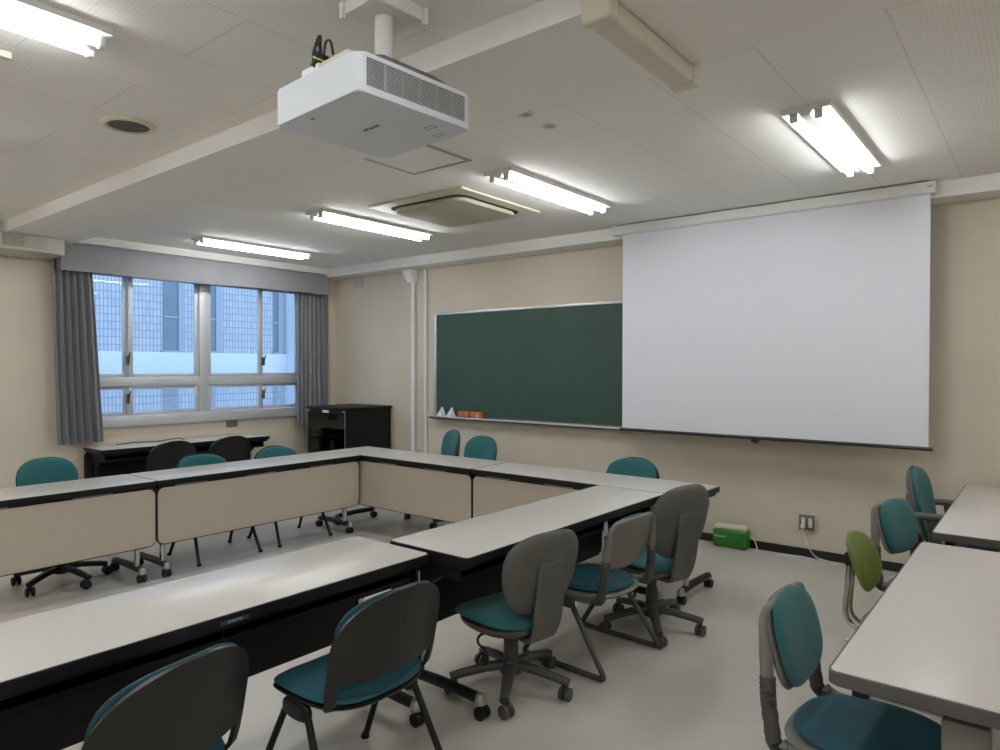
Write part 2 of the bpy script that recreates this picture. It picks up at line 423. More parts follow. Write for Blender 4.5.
# ------------------------------------------------------------------ chalkboard and its tray
cb = thing('chalkboard', 'long dark green chalkboard partly covered by the projection screen', 'chalkboard', (0, YF, 0))
B(-5.50, -1.90, -.03, -.008, .945, 2.095).build('writing_surface', 'board', cb, flat=True)
f = MB(); f.box(-5.53, -1.87, -.04, -.001, 2.09, 2.118, bev=.004); f.box(-5.53, -5.497, -.04, -.001, .92, 2.10, bev=.004); f.box(-1.903, -1.87, -.04, -.001, .92, 2.10, bev=.004)
f.build('frame', 'alu', cb)
t = MB(); t.box(-5.55, -1.85, -.105, -.001, .905, .925, bev=.004); t.box(-5.55, -1.85, -.105, -.095, .905, .938, bev=.003); t.build('chalk_tray', 'alu', cb)
for i, (x, lab) in enumerate(((-5.40, 'white folded card prism on the chalk tray nearest the board corner'), (-5.25, 'white folded card prism on the chalk tray beside the orange boxes'))):
    m = MB(); bs = [m.v(q) for q in ((-.06, -.03, 0), (.05, -.035, 0), (.065, .03, 0), (-.045, .03, 0))]; ap = [m.v((.022, -.006, .115)), m.v((.034, .004, .115))]
    m.face(bs[::-1]); m.face([bs[0], bs[1], ap[0]]); m.face([bs[1], bs[2], ap[1], ap[0]]); m.face([bs[2], bs[3], ap[1]]); m.face([bs[3], bs[0], ap[0], ap[1]])
    o = m.build('card_prism', 'chalkwhite', flat=True, loc=(x, YF-.062, .9255)); o.rotation_euler = (0, 0, rad(-12)); tag(o, lab, 'folded card', 'white card prisms on the chalk tray')
for i, (x, lab) in enumerate(((-5.035, 'orange box on the chalk tray next to the white card prisms'), (-4.855, 'orange box with a small white mark, second on the chalk tray'))):
    t = thing('chalk_box', lab, 'box', (x, YF-.062, .9255), rad(-4+3*i), 'orange boxes on the chalk tray')
    MB().box(-.082, .082, -.028, .028, 0, .074, bev=.006).build('carton', 'orange', t)
    if i: B(.02, .032, -.0292, -.0275, .022, .05, bev=.0005).build('mark', 'chalkwhite', t)
    B(-.083, .083, -.029, .029, .062, .078, bev=.004).build('lid', 'orange', t)

# ------------------------------------------------------------------ projection screen
ps = thing('hanging_screen', 'white pull-down projection screen hanging in front of the chalkboard', 'projection screen', (0, 5.40, 0))
m = MB(); m.box(-3.04, -.592, -.045, .04, 2.662, 2.743, bev=.014, seg=3); m.build('case', 'fixture', ps)
for xx in (-2.99, -.70): B(xx, xx+.06, -.02, .03, 2.743, 2.75).build('bracket', 'black', ps)
B(-2.945, -.628, -.0035, .0, .955, 2.67).build('screen_sheet', 'screen', ps, flat=True)
m = MB(); m.cyl((-2.965, -.002, .945), (-.602, -.002, .945), .0135, n=14); m.build('bottom_bar', 'blackbar', ps)
m = MB(); m.box(-1.81, -1.75, -.02, .012, .915, .935, bev=.004); m.tube(rounded([(-1.795, -.004, .93), (-1.795, -.004, .905), (-1.765, -.004, .905), (-1.765, -.004, .93)], .01), .004); m.build('pull_handle', 'black', ps)
text_part('KIC', .022, 'ink', ps, TR(-.625, -.0455, 2.705) @ RX(90))

# ------------------------------------------------------------------ front wall bits
def conduit(x, r, ztop, label, cap):
    t = thing('wall_conduit', label, 'conduit', (x, YF, 0), 0, 'white pipes on the front wall')
    MB().tube([(0, -r-.002, .0), (0, -r-.002, ztop)], r, n=12).build('pipe', 'fixture', t)
    if cap:
        m = MB(); T = axes(V((1, 0, 0)), V((0, -1, 0)), V((0, 0, 1)), (-.02, 0, 0)); a = [(-.09, .002), (.055, .002), (.055, .1), (-.09, .1)]; b = [(-.03, .002), (.055, .002), (.055, .075), (-.03, .075)]
        vs = [[m.v(T @ V((p[0], p[1], z))) for p in q] for q, z in ((b, 2.49), (a, 2.60), (a, 2.642))]
        for P, Q in zip(vs, vs[1:]):
            for j in range(4): m.face([P[j], P[(j+1) % 4], Q[(j+1) % 4], Q[j]])
        m.face(vs[0][::-1]); m.face(vs[-1]); m.build('elbow_cover', 'beam', t)
    else:
        MB().cyl((0, -r-.002, 1.58), (0, -r-.002, 1.64), r*1.35, n=12).build('joint', 'fixture', t)
conduit(-5.885, .029, 2.52, 'wider white pipe with a box elbow running down the front wall', True)
conduit(-5.69, .018, 2.642, 'thin white pipe running down the front wall beside the chalkboard', False)
o = B(-7.02, -6.83, YF-.008, YF, 2.50, 2.642).build('wall_patch', 'patch', flat=True); tag(o, 'square grey patch high on the front wall near the corner', 'wall patch')
ou = thing('wall_outlet', 'brown outlet plate with two white sockets on the front wall', 'outlet', (-1.47, YF, .28))
B(-.066, .066, -.028, -.001, -.064, .066, bev=.004).build('back_box', 'cream', ou)
B(-.058, .058, -.034, -.027, -.062, .058, bev=.002).build('cover_plate', 'plate', ou)
for sx in (-.026, .026):
    m = MB(); m.box(sx-.014, sx+.014, -.038, -.033, -.038, .034, bev=.002); s_ = m.build('socket', 'white', ou)
    m = MB()
    for zz in (-.024, .018):
        m.box(sx-.006, sx-.004, -.0388, -.0375, zz-.005, zz+.005); m.box(sx+.004, sx+.006, -.0388, -.0375, zz-.005, zz+.005)
    m.build('slot', 'ink', s_)
o = MB(); o.prism(rrect(-.07, .07, -.035, .035, .008), 0, .008, axes(V((0, 1, 0)), V((0, 0, 1)), V((1, 0, 0)), (0, 0, 0)), bev=.002)
o = o.build('wall_plate', 'plate', loc=(XW+.0, 4.26, .825)); tag(o, 'small brown cover plate on the wall under the window sill', 'wall plate')

# green box heater on the floor with its cord
gb = thing('green_appliance', 'green box appliance with a cream top on the floor by the front wall', 'appliance', (-2.045, 5.625, 0), rad(2))
B(-.142, .142, -.062, .05, .006, .155, bev=.022, seg=4).build('body', 'boxgreen', gb)
m = MB(); m.box(-.132, .136, -.045, .052, .14, .188, bev=.02, seg=4); m.build('top_cover', 'boxcream', gb)
MB().cyl((.06, -.064, .075), (.06, -.058, .075), .008, n=12).build('knob', 'ink', gb)
m = MB()
for sx in (-.11, .11): m.cyl((sx, -.03, 0), (sx, -.03, .01), .012, n=10); m.cyl((sx, .03, 0), (sx, .03, .01), .012, n=10)
m.build('foot', 'black', gb)
text_part('Panasonic', .026, 'white', gb, TR(-.075, -.0625, .095) @ RX(90))
cp = [(.13+-2.045, 5.66, .1), (-1.88, 5.67, .085), (-1.845, 5.65, .02), (-1.83, 5.60, .006), (-1.78, 5.585, .006), (-1.72, 5.60, .006), (-1.65, 5.60, .006), (-1.56, 5.62, .006), (-1.45, 5.61, .006),
      (-1.44, 5.57, .006), (-1.52, 5.55, .006), (-1.64, 5.56, .006), (-1.66, 5.60, .008), (-1.56, 5.655, .008), (-1.46, 5.655, .008), (-1.41, 5.60, .006), (-1.33, 5.54, .006), (-1.24, 5.57, .006), (-1.27, 5.64, .006), (-1.40, 5.672, .02), (-1.46, 5.672, .1), (-1.492, 5.665, .21), (-1.496, 5.66, .245)]
c = MB(); c.tube(smoothpath(cp, 5), .0042, n=6); pl = c
o = thing('power_cord', 'thin white power cord looped on the floor below the outlet', 'cord')
pl.build('cable', 'white', o)
B(-1.51, -1.482, YF-.062, YF-.0395, .232, .262, bev=.004).build('plug', 'white', o)

# ------------------------------------------------------------------ ceiling lights
def fixture(x, y, label, L=1.255, group='twin-tube fluorescent ceiling lights'):
    t = thing('ceiling_light', label, 'ceiling light', (x, y, H), 0, group)
    m = MB(); sec = [(-.112, -.0005), (.112, -.0005), (.112, -.025), (.032, -.026), (.022, -.048), (-.022, -.048), (-.032, -.026), (-.112, -.025)]
    m.prism(sec, -L/2, L/2, axes(V((1, 0, 0)), V((0, 0, 1)), V((0, -1, 0)), (0, 0, 0)), bev=.002)
    m.build('housing', 'fixture', t)
    for sx in (-.056, .056):
        MB().cyl((sx, -.598, -.0455), (sx, .598, -.0455), .0155, n=14).build('tube', 'tube', t)
        for sy in (-1, 1):
            k = MB(); a, bb = sorted((sy*.594, sy*.622)); k.box(sx-.019, sx+.019, a, bb, -.068, -.016, bev=.009, seg=3); k.build('lamp_holder', 'socket', t)
RY_ = 4.06
fixture(-.92, 4.10, 'lit twin-tube ceiling light in front of the projection screen')
fixture(-2.745, 4.015, 'lit twin-tube ceiling light beside the ceiling cassette, toward the screen')
fixture(-4.60, 3.975, 'lit twin-tube ceiling light on the window side of the ceiling cassette')
fixture(-6.43, 3.95, 'lit twin-tube ceiling light nearest the curtain pelmet and room corner')
fixture(-2.83, .46, 'lit twin-tube ceiling light cut by the picture edge, beyond the round speaker')
oth = 'lit twin-tube ceiling light behind the camera'
for x, y in ((.9, RY_), (-.92, .47), (.9, .47), (-4.62, .47), (-6.39, .47), (-6.39, -3.1), (-4.6, -3.1), (-2.8, -3.1), (-.92, -3.1), (.9, -3.1)):
    fixture(x, y, oth)

# ------------------------------------------------------------------ ceiling fittings
ca = thing('ceiling_cassette', 'cream square air conditioner cassette set in the ceiling', 'air conditioner', (-3.67, 4.0, H), rad(1))
a = .485; i_ = .385
m = MB(); outer = rrect(-a, a, -a, a, .012, 3)
m.prism(outer, -.018, -.001, bev=.006); m.build('panel', 'cassette', ca)
m = MB(); ri = .10; o1 = rrect(-i_, i_, -i_, i_, ri, 8); o2 = rrect(-i_+.03, i_-.03, -i_+.03, i_-.03, ri-.02, 8)
m.prism(o1, -.022, -.017); m.build('air_slot', 'grillback', ca, flat=True)
m = MB(); m.prism(o2, -.052, -.0215, bev=.014, seg=3); m.build('intake_cover', 'acgrille', ca)
sp = thing('ceiling_speaker', 'round brown ceiling speaker with a cream rim', 'speaker', (-3.73, 1.565, H))
MB().lathe([(.097, -.001), (.097, -.012), (.11, -.016), (.127, -.008), (.129, -.001)], n=32).build('rim', 'cassette', sp)
MB().lathe([(0, -.010), (.098, -.009), (.098, -.003), (0, -.003)], n=32).build('mesh_cover', 'speakercloth', sp)
for (x, y), lab in (((-2.03, 2.727), 'small round grey ceiling vent nearer the ceiling beam'), ((-2.035, 2.942), 'small round grey ceiling vent nearer the lit tube light')):
    t = thing('ceiling_vent', lab, 'vent', (x, y, H), 0, 'small round ceiling vents')
    MB().lathe([(.020, -.001), (.022, -.006), (.038, -.005), (.040, -.001)], n=24).build('rim', 'ventgrey', t)
    m = MB()
    for k in range(-2, 3): m.box(-.021, .021, k*.008-.0025, k*.008+.0025, -.004, -.001)
    m.build('louvre', 'ventgrey', t)
ht = thing('ceiling_hatch', 'square access hatch with a grey metal rim in the ceiling', 'hatch', (-2.985, 2.885, H))
m = MB(); q = .235
for s in (-1, 1): m.box(-q-.012, q+.012, s*q-.012, s*q+.012, -.005, -.0005); m.box(s*q-.012, s*q+.012, -q, q, -.005, -.0005)
m.build('rim', 'dullmetal', ht, flat=True)
B(-q, q, -q, q, -.002, -.0005).build('cover', 'ceil_plain', ht, flat=True)
o = B(-.018, .018, -.35, 0, -.03, -.0005, bev=.006).build('ceiling_raceway', 'cream', loc=(-3.25, .915, H)); tag(o, 'small cream raceway end on the ceiling at the picture edge', 'raceway')

# cream trunking that crosses the beam
du = thing('ceiling_trunking', 'cream plastic trunking crossing the ceiling beam near the projector', 'trunking', (-1.12, 0, 0))
m = MB(); m.box(-.052, .052, 1.92, 2.51, 2.588, 2.654, bev=.012, seg=3); m.build('duct', 'cream', du)
m = MB(); m.box(-.056, .056, 1.865, 1.9245, 2.584, 2.749, bev=.014, seg=3); m.build('end_elbow', 'cream', du)
m = MB(); m.box(-.056, .056, 2.5055, 2.575, 2.584, 2.749, bev=.014, seg=3); m.build('end_elbow', 'cream', du)

# wall air conditioner
ac = thing('wall_air_conditioner', 'cream boxy air conditioner on the wall beside the grey pelmet', 'air conditioner', (XW, 0, 0))
m = MB(); sec = [(0, 2.507), (.40, 2.507), (.45, 2.512), (.452, 2.654), (.448, 2.6545), (0, 2.6545)]
m.prism(sec, -.15, 2.375, axes(V((1, 0, 0)), V((0, 0, 1)), V((0, -1, 0)), (0, 0, 0)) @ M.Scale(-1, 4, V((0, 0, 1))), bev=.004)
m.build('casing', 'acbody', ac)
for y0, y1 in ((1.90, 2.06), (2.075, 2.235)):
    B(.440, .4535, y0, y1, 2.538, 2.642).build('grille_back', 'grillback', ac, flat=True)
    m = MB()
    for k in range(9):
        z = 2.539+k*.0117; m.box(.448, .458, y0, y1, z, z+.0066 if y0 < 2 else z+.0092)
    m.build('louvre', 'acbody', ac, flat=True)

# ------------------------------------------------------------------ projector
pj = thing('ceiling_projector', 'white projector hanging from a ceiling pole, seen from below', 'projector', (-1.802, 1.553, -.013), rad(-3.5))
PW, PL = .236, .236
m = MB(); m.prism(rrect(-PW, PW, -PL, PL, .028, 6), 2.320, 2.440, bev=.008, seg=3); m.build('body', 'proj', pj)
m = MB(); poly = rrect(-PW+.06, PW-.012, -PL+.02, PL-.02, .03, 5)
T = M.Identity(4); lo = [m.v((x, y, 2.438)) for x, y in poly]; hi = [m.v((x*.72+.03, y*.55, 2.478)) for x, y in poly]
for j in range(len(poly)): m.face([lo[j], lo[(j+1) % len(poly)], hi[(j+1) % len(poly)], hi[j]])
m.face(lo[::-1]); m.face(hi); m.build('top_cover', 'projdark', pj)
m = MB(); m.box(PW-.004, PW+.0012, -.205, .20, 2.343, 2.425); m.build('vent_recess', 'grillback', pj, flat=True)
m = MB()
for k in range(13):
    z = 2.344+k*.0065; m.box(PW-.002, PW+.004, -.205, .20, z, z+.003)
m.box(PW-.002, PW+.0045, -.142, -.136, 2.342, 2.426)
for yy in (-.07, .0, .07, .14): m.box(PW-.002, PW+.003, yy-.001, yy+.001, 2.342, 2.426)
m.build('vent_grille', 'grille', pj, flat=True)
m = MB(); m.box(-.085, .085, -.06, .15, 2.713, 2.7625, bev=.004)
m.build('ceiling_plate', 'fixture', pj)
for sx in (-1, 1):
    for sy in (-1, 1): MB().box(sx*.089-.009, sx*.089+.009, .045+sy*.109-.008, .045+sy*.109+.008, 2.698, 2.758, bev=.003).build('plate_bracket', 'white', pj)
m = MB(); m.cyl((-.003, .045, 2.45), (-.003, .045, 2.715), .031, n=24); m.cyl((-.003, .045, 2.45), (-.003, .045, 2.487), .042, n=24); m.build('pole', 'fixture', pj)
m = MB(); m.tube(smoothpath([(.05, .03, 2.48), (.06, .05, 2.505), (.09, .06, 2.505), (.10, .07, 2.475)]), .005)
m.tube(smoothpath([(.07, .05, 2.475), (.12, .10, 2.49), (.14, .16, 2.47), (.15, .21, 2.445)]), .006)
m.tube(smoothpath([(.09, .05, 2.475), (.14, .12, 2.485), (.155, .20, 2.465), (.14, .225, 2.443)]), .005)
m.build('cable', 'black', pj)
B(-.075, .025, -PL+.004, -PL+.05, 2.438, 2.464, bev=.004).build('mount_arm', 'fixture', pj)
m = MB(); m.box(.03, .17, -PL+.008, -PL+.03, 2.438, 2.462, bev=.003); m.build('mount_arm', 'cream', pj)
m = MB(); m.T = TR(.075, 0, -.006); m.cyl((-.085, -PL+.022, 2.462), (-.06, -PL+.03, 2.505), .024, .024, n=16); m.tube(smoothpath([(-.10, -PL+.02, 2.48), (-.105, -PL+.022, 2.52), (-.085, -PL+.03, 2.57), (-.083, -PL+.03, 2.54), (-.078, -PL+.03, 2.50)]), .006)
m.tube(smoothpath([(-.06, -PL+.03, 2.505), (-.05, -PL+.03, 2.54), (-.025, -PL+.03, 2.535), (-.01, -PL+.03, 2.49)]), .004); m.build('cable_plug', 'black', pj)
MB().tube([(.004+.0255*cos(a*pi/8)*.9, -PL+.027+.0255*sin(a*pi/8), 2.484-.0255*cos(a*pi/8)*.5) for a in range(16)], .003, n=6, closed=True).build('plug_ring', 'greenwire', pj)
text_part('HITACHI', .022, 'ink', pj, TR(.0, -.01, 2.3195) @ RX(180))
m = MB()
for (x, y) in ((-.07, -.19),): m.prism([(x-.012, y-.008), (x+.012, y-.008), (x, y+.008)], 2.3192, 2.3205)
for (x, y) in ((.155, .12), (.12, .19)):
    for q in ((x-.022, x+.022, y-.011, y-.009), (x-.022, x+.022, y+.009, y+.011), (x-.022, x-.02, y-.011, y+.011), (x+.02, x+.022, y-.011, y+.011)): m.box(*q, 2.3192, 2.3205)
m.build('latch_mark', 'plate', pj, flat=True)

# ------------------------------------------------------------------ tables
def folding_table(name_label, x, y, rz, L=1.8, D=.488, style='black', tag_edge=False, panel=True, pane_front=True, group='folding tables set in a ring', white_strip=False, legmat='chrome'):
    """local: length along X, modesty panel on the -Y side, user side +Y"""
    t = thing('folding_table', name_label, 'table', (x, y, 0), rz, group)
    ed = 'edge' if style == 'black' else 'greyedge'
    h = L/2; d = D/2
    MB().prism(rrect(-h+.006, h-.006, -d+.006, d-.006, .018, 5), .692, .7005, bev=.0015).build('tabletop', 'top', t)
    MB().prism(rrect(-h, h, -d, d, .024, 5), .662, .6985, bev=.006, seg=3).build('edge_band', ed, t)
    if style == 'black':
        m = MB(); m.box(-h+.03, h-.03, -d+.034, d-.05, .632, .665, bev=.006); m.box(-h+.02, h-.02, d-.075, d-.03, .640, .665, bev=.004); m.build('underframe', 'blackmetal', t)
        m = MB(); m.prism(rrect(-h+.009, h-.009, .25, .644, .045, 6), 0, .004, axes(V((1, 0, 0)), V((0, 0, 1)), V((0, -1, 0)), (0, -d+.02, 0))); m.build('modesty_panel', 'panel', t)
        m = MB(); m.prism(rrect(-h+.0005, h-.0005, .243, .655, .05, 6), 0, .010, axes(V((1, 0, 0)), V((0, 0, 1)), V((0, 1, 0)), (0, -d+.0205, 0)), bev=.003); m.build('panel_backing', 'blackmetal', t)
        for sx in (-h*.72, -h*.1, h*.55): B(sx-.12, sx+.12, -d+.012, -d+.03, .650, .654).build('panel_hinge', 'dullmetal', t)
        # book shelf
        m = MB()
        m.box(-h+.05, h-.05, -.17, .17, .575, .581, bev=.002); m.box(-h+.05, h-.05, -.17, -.165, .575, .64); m.box(-h+.05, h-.05, .163, .17, .575, .595)
        for sx in (-h+.05, -.01, h-.055): m.box(sx, sx+.006, -.17, .16, .575, .645)
        m.build('book_shelf', 'blackmetal', t)
    else:
        m = MB(); m.box(-h+.05, h-.05, -d+.05, -d+.09, .625, .665, bev=.004); m.box(-h+.05, h-.05, d-.09, d-.05, .625, .665, bev=.004); m.build('underframe', 'blackmetal', t)
    for sx in (-1, 1):
        lx = sx*(h-.085)
        if style == 'black':
            m = MB(); m.T = TR(lx, -.12, 0); m.tube([(0, 0, .10), (0, 0, .64)], .024, n=14, flat=.7); lg = m.build('leg', legmat, t)
            m = MB(); m.T = TR(lx, 0, 0); m.tube([(0, -.19, .084), (0, .0, .09), (0, .23, .084)], [.027, .029, .027], n=12, flat=.8); m.build('foot_bar', 'black', lg)
            m = MB(); m.T = TR(lx, 0, 0); m.prism([(-.215, .66), (-.215, .60), (-.165, .50), (-.075, .50), (.10, .61), (.10, .66)], -.014, .014, axes(V((0, 1, 0)), V((0, 0, 1)), V((1, 0, 0)), (0, 0, 0)), bev=.003); m.build('tilt_bracket', 'blackmetal', lg)
            for sy in (-.20, .24):
                m = MB(); m.T = TR(lx, 0, 0); m.lathe([(0, .032), (.016, .028), (.026, .01), (.027, -.015), (0, -.017)], (0, sy, .077), n=14); m.build('end_cap', 'dullmetal', lg)
                m = MB(); m.T = TR(lx, sy, 0)
                for s in (-1, 1): m.cyl((s*.004, .012, .028), (s*.024, .012, .028), .028, n=18)
                m.box(-.006, .006, -.012, .02, .03, .062); m.build('caster', 'black', lg)
        else:
            m = MB(); m.T = TR(lx, 0, 0); m.box(-.035, .035, -.05, .05, .08, .63, bev=.008); lg = m.build('leg', 'greylight', t)
            m = MB(); m.T = TR(lx, 0, 0); m.box(-.03, .03, -.22, .22, .04, .085, bev=.012, seg=3); m.build('foot_bar', 'footgrey', lg)
            for sy in (-.2, .2):
                m = MB(); m.T = TR(lx, sy, 0); m.lathe([(0, 0), (.024, 0), (.022, .02), (.012, .022), (.012, .042), (0, .042)], n=14); m.build('levelling_foot', 'black', lg)
            m = MB(); m.T = TR(lx, d-.06, .648); m.box(-.02, .045, .0, .022, -.012, .0, bev=.003); m.tube([(.04, .012, -.006), (.075, .03, -.02)], .008, n=8); m.build('fold_lever', 'dullmetal', lg)
    if white_strip: B(-h+.62, -h+.66, d-.062, d-.059, .545, .64).build('pale_strip', 'white', t, flat=True)  # small upright white strip below the tabletop on the user side
    if tag_edge:
        pass
    return t
PI = pi
D = .488
TX = lambda s: s
# left row runs along y; panel faces +x  (local -Y -> world +X : rz=+90)
folding_table('beige-topped folding table nearest the wall air conditioner, black swivel base behind its panel', -4.824-D/2, 2.2025-.9, PI/2)
folding_table('beige folding table by the window row with thin black chair legs showing below its panel', -4.824-D/2, 3.104, PI/2)
# front row along x; panel faces -y : rz=0
folding_table('beige folding table in the front row meeting the window row at a corner', -5.313+.9, 4.004+D/2, 0)
folding_table('beige folding table at the front row end reaching under the projection screen', -5.313+2.7+.006, 4.004+D/2, 0)
# right row along y; panel faces -x : rz=-90
folding_table('beige folding table with three grey-backed teal chairs drawn up to it', -2.36+D/2, (2.115+3.998)/2, -PI/2, L=1.88, white_strip=True)
nt_ = folding_table('closest beige folding table with two charcoal-backed chairs and a blue edge label', -2.535+D/2, 2.079-.9, -PI/2)
lb = B(-.05, .05, D/2, D/2+.001, .668, .682).build('edge_label', 'bluelabel', nt_, flat=True); lb.location.x = -.0
text_part('KOKUYO', .012, 'paleink', nt_, TR(.0, D/2+.0012, .675) @ RZ(180) @ RX(90))
# right-hand tables along y, user side at -x : rz=90 makes +Y local -> -X
D2 = .6
folding_table('grey-edged table with a teal chair tucked under its near corner', -.4497+D2/2, (1.937+3.6344)/2, PI/2, L=1.70, D=D2, style='grey', group='grey-edged tables in the other row')
folding_table('grey-edged table pushed against the front wall with an armchair at its side', -.4361+D2/2, (3.8791+5.6375)/2, PI/2, L=1.76, D=D2, style='grey', group='grey-edged tables in the other row')
# desk under the window: panel towards the window (-x): rz=-90
folding_table('narrow dark-framed table under the window with a loose cable on top', -7.205, 3.57, -PI/2, L=1.8, D=.45, legmat='black', group='folding table under the window')
dk = MB(); dk.tube(smoothpath([(-7.30, 2.93, .706), (-7.36, 3.03, .706), (-7.34, 3.12, .712), (-7.36, 3.25, .706), (-7.33, 3.4, .706), (-7.36, 3.56, .72), (-7.30, 3.62, .706)]), .004, n=6)
tag(dk.build('loose_cable', 'black'), 'thin black cable lying loose on the table under the window', 'cable')

# ------------------------------------------------------------------ equipment rack
rk = thing('equipment_rack', 'black equipment rack with smoked glass doors in the room corner', 'cabinet', (-6.64, 5.335, 0))
w2, d2 = .36, .34
m = MB(); m.box(-w2, -w2+.02, -d2, d2, .07, .995); m.box(w2-.02, w2, -d2, d2, .07, .995); m.box(-w2, w2, d2-.02, d2, .07, .995); m.box(-w2, w2, -d2, d2, .07, .10); m.box(-w2+.02, w2-.02, -d2+.05, d2-.02, .735, .75)
m.build('carcass', 'rack', rk, flat=True)
B(-w2-.018, w2+.018, -d2-.02, d2+.012, .995, 1.02, bev=.004).build('top_board', 'rack', rk)
for sx in (-1, 1):
    a0, a1 = sorted((sx*.003, sx*(w2-.005)))
    dr = B(a0, a1, -d2-.012, -d2-.006, .10, .985).build('glass_door', 'smoke', rk, flat=True)
    m = MB(); e0, e1 = (a1-.006, a1) if sx > 0 else (a0, a0+.006); m.box(e0, e1, -d2-.014, -d2-.004, .10, .985); m.build('door_edge', 'dullmetal', dr, flat=True)
    m = MB(); c0 = sx*(w2-.03); m.box(c0-.025, c0+.025, -d2-.016, -d2-.003, .966, .982, bev=.002); m.build('hinge', 'dullmetal', dr)
B(-.06, .06, -d2-.016, -d2-.0125, .955, .985).build('name_strip', 'led', rk, flat=True)
for z0, z1 in ((.66, .70), (.50, .64), (.34, .48)):
    u = B(-w2+.03, w2-.03, -d2+.012, d2-.1, z0, z1, bev=.004).build('rack_unit', 'black', rk)
    m = MB()
    for k in range(6):
        xx = random.uniform(-w2+.06, w2-.06); m.box(xx, xx+.02, -d2+.009, -d2+.013, z0+.012, z0+.024)
    m.box(.05, .13, -d2+.009, -d2+.013, z0+.03, z1-.006); m.box(-.2, -.17, -d2+.009, -d2+.013, z0+.02, z1-.01); m.build('panel_mark', 'led', u, flat=True)
for sx in (-1, 1):
    for sy in (-1, 1):
        m = MB(); m.T = TR(sx*(w2-.06), sy*(d2-.06), 0); m.cyl((-.012, 0, .032), (.012, 0, .032), .032, n=16); m.box(-.016, .016, -.012, .012, .03, .07); m.build('caster', 'black', rk)
m = MB(); m.cyl((.05, .28, 1.02), (.05, .28, 1.026), .03, n=16); m.build('cable_grommet', 'black', rk)

# ------------------------------------------------------------------ chairs
BK = lambda x, z, tilt: axes(V((0, 1, 0)), V((-sin(rad(tilt)), 0, cos(rad(tilt)))), V((cos(rad(tilt)), 0, sin(rad(tilt)))), (x, 0, z))
FLAT = lambda x, z, tilt=0: axes(V((1, 0, 0)), V((0, 1, 0)), V((0, 0, 1)), (x, 0, z)) @ RY(tilt)

def swivel_chair(label, x, y, rz, seat=.42, top=.78, star=0., base='greydark', shell='greyshell', arms=False, group='teal swivel chairs', back_rot=None, bw=.205):
    """local +X is the way the sitter faces"""
    t = thing('swivel_chair', label, 'chair', (x, y, 0), rz, group)
    wf = lambda u, v: -.035*max(0., u/.22)**3-.012*max(0., -u/.22)**2+.012*(v/.23)**2
    MB().pad(.225, .235, FLAT(.015, seat-.034), .034, .026, n=2.7, taper=0., bend=wf, nt=44).build('seat', 'teal', t)
    m = MB(); m.pad(.212, .218, FLAT(.01, seat-.058), .012, .075, n=2.5, bend=lambda u, v: -.03*max(0., u/.22)**3, pw=2.); m.box(-.07, .07, -.06, .06, seat-.15, seat-.09, bev=.012); m.build('seat_shell', shell, t)
    hb = (top-seat+.005)/2; zc = top-hb; tl = 9
    cur = lambda u, v: .04*(u/.2)**2+.02*(v/.2)**2-.012*(v/.2)
    MB().pad(bw, hb, BK(-.235, zc, tl), .03, .012, n=2.45, taper=.11, bend=cur, nt=48).build('backrest', 'teal', t)
    MB().pad(bw+.004, hb+.003, BK(-.248, zc, tl), .012, .022, n=2.45, taper=.11, bend=cur, nt=48, pw=8).build('back_shell', shell, t)
    rx = lambda z: -.272-(z-zc)*.158+.02*((z-zc)/.2)**2
    P = [(-.03, 0, seat-.118), (-.12, 0, seat-.122), (-.195, 0, seat-.108), (rx(seat-.03)-.016, 0, seat-.06), (rx(seat+.03)-.012, 0, seat+.01), (rx(zc-.06)-.003, 0, zc-.06), (rx(zc)+.002, 0, zc), (rx(zc+.05)+.005, 0, zc+.05), (rx(zc+.06)+.01, 0, zc+.062)]
    P = smoothpath(P, 4); n = len(P); ws = [.10+.07*min(1, i/(n*.45)) for i in range(n)]; ws[-1] = .08; ws[-2] = .115; ws[-3] = .14; ws[-4] = .157
    MB().strap(P, ws, .024).build('back_bracket', shell, t)
    m = MB(); m.lathe([(.036, .10), (.034, .23), (.027, .235), (.027, seat-.13), (.04, seat-.12), (.045, seat-.09)], n=20); m.build('column', base, t)
    m = MB(); m.lathe([(0, .075), (.05, .075), (.055, .11), (.04, .135), (0, .135)], n=20)
    for k in range(5):
        a = star+2*pi*k/5; d = V((cos(a), sin(a), 0)); s_ = V((-sin(a), cos(a), 0))
        P = [d*.03+V((0, 0, .112)), d*.12+V((0, 0, .106)), d*.24+V((0, 0, .086)), d*.285+V((0, 0, .074))]
        m.strap(P, [.062, .05, .042, .04], .034, axis=s_)
    m.build('star_base', base, t)
    for k in range(5):
        a = star+2*pi*k/5; m = MB(); m.T = TR(.275*cos(a), .275*sin(a), 0) @ M.Rotation(a+.9*((k*7) % 5-2), 4, 'Z')
        for s in (-1, 1): m.lathe([(0, .0), (.02, .0), (.029, .004), (.03, .018), (.022, .022), (0, .023)], (0.012, s*.005, .030), n=18, axis=RX(-90*s))
        m.cyl((0, 0, .03), (0, 0, .075), .008, n=8); m.box(-.008, .02, -.006, .006, .03, .052, bev=.003); m.build('caster', base, t)
    m = MB(); m.tube(smoothpath([(.0, .10, seat-.105), (.02, .17, seat-.12), (.03, .17, seat-.16), (.0, .155, seat-.18), (-.03, .165, seat-.21), (-.05, .20, seat-.225)]), .006, n=6); m.build('lever', 'black', t)
    if arms:
        for sy in (-1, 1):
            m = MB(); m.pad(.15, .034, TR(-.13, sy*.27, seat+.20), .016, .02, n=2.8, bend=lambda u, v: -.01*(u/.14)**2); am = m.build('armrest', shell, t)
            m = MB(); m.strap([(-.08, sy*.15, seat-.07), (-.08, sy*.25, seat-.06), (-.08, sy*.275, seat-.02), (-.10, sy*.275, seat+.19)], [.07, .07, .07, .10], .022, axis=V((1, 0, 0))); m.build('arm_post', shell, am)
    return t

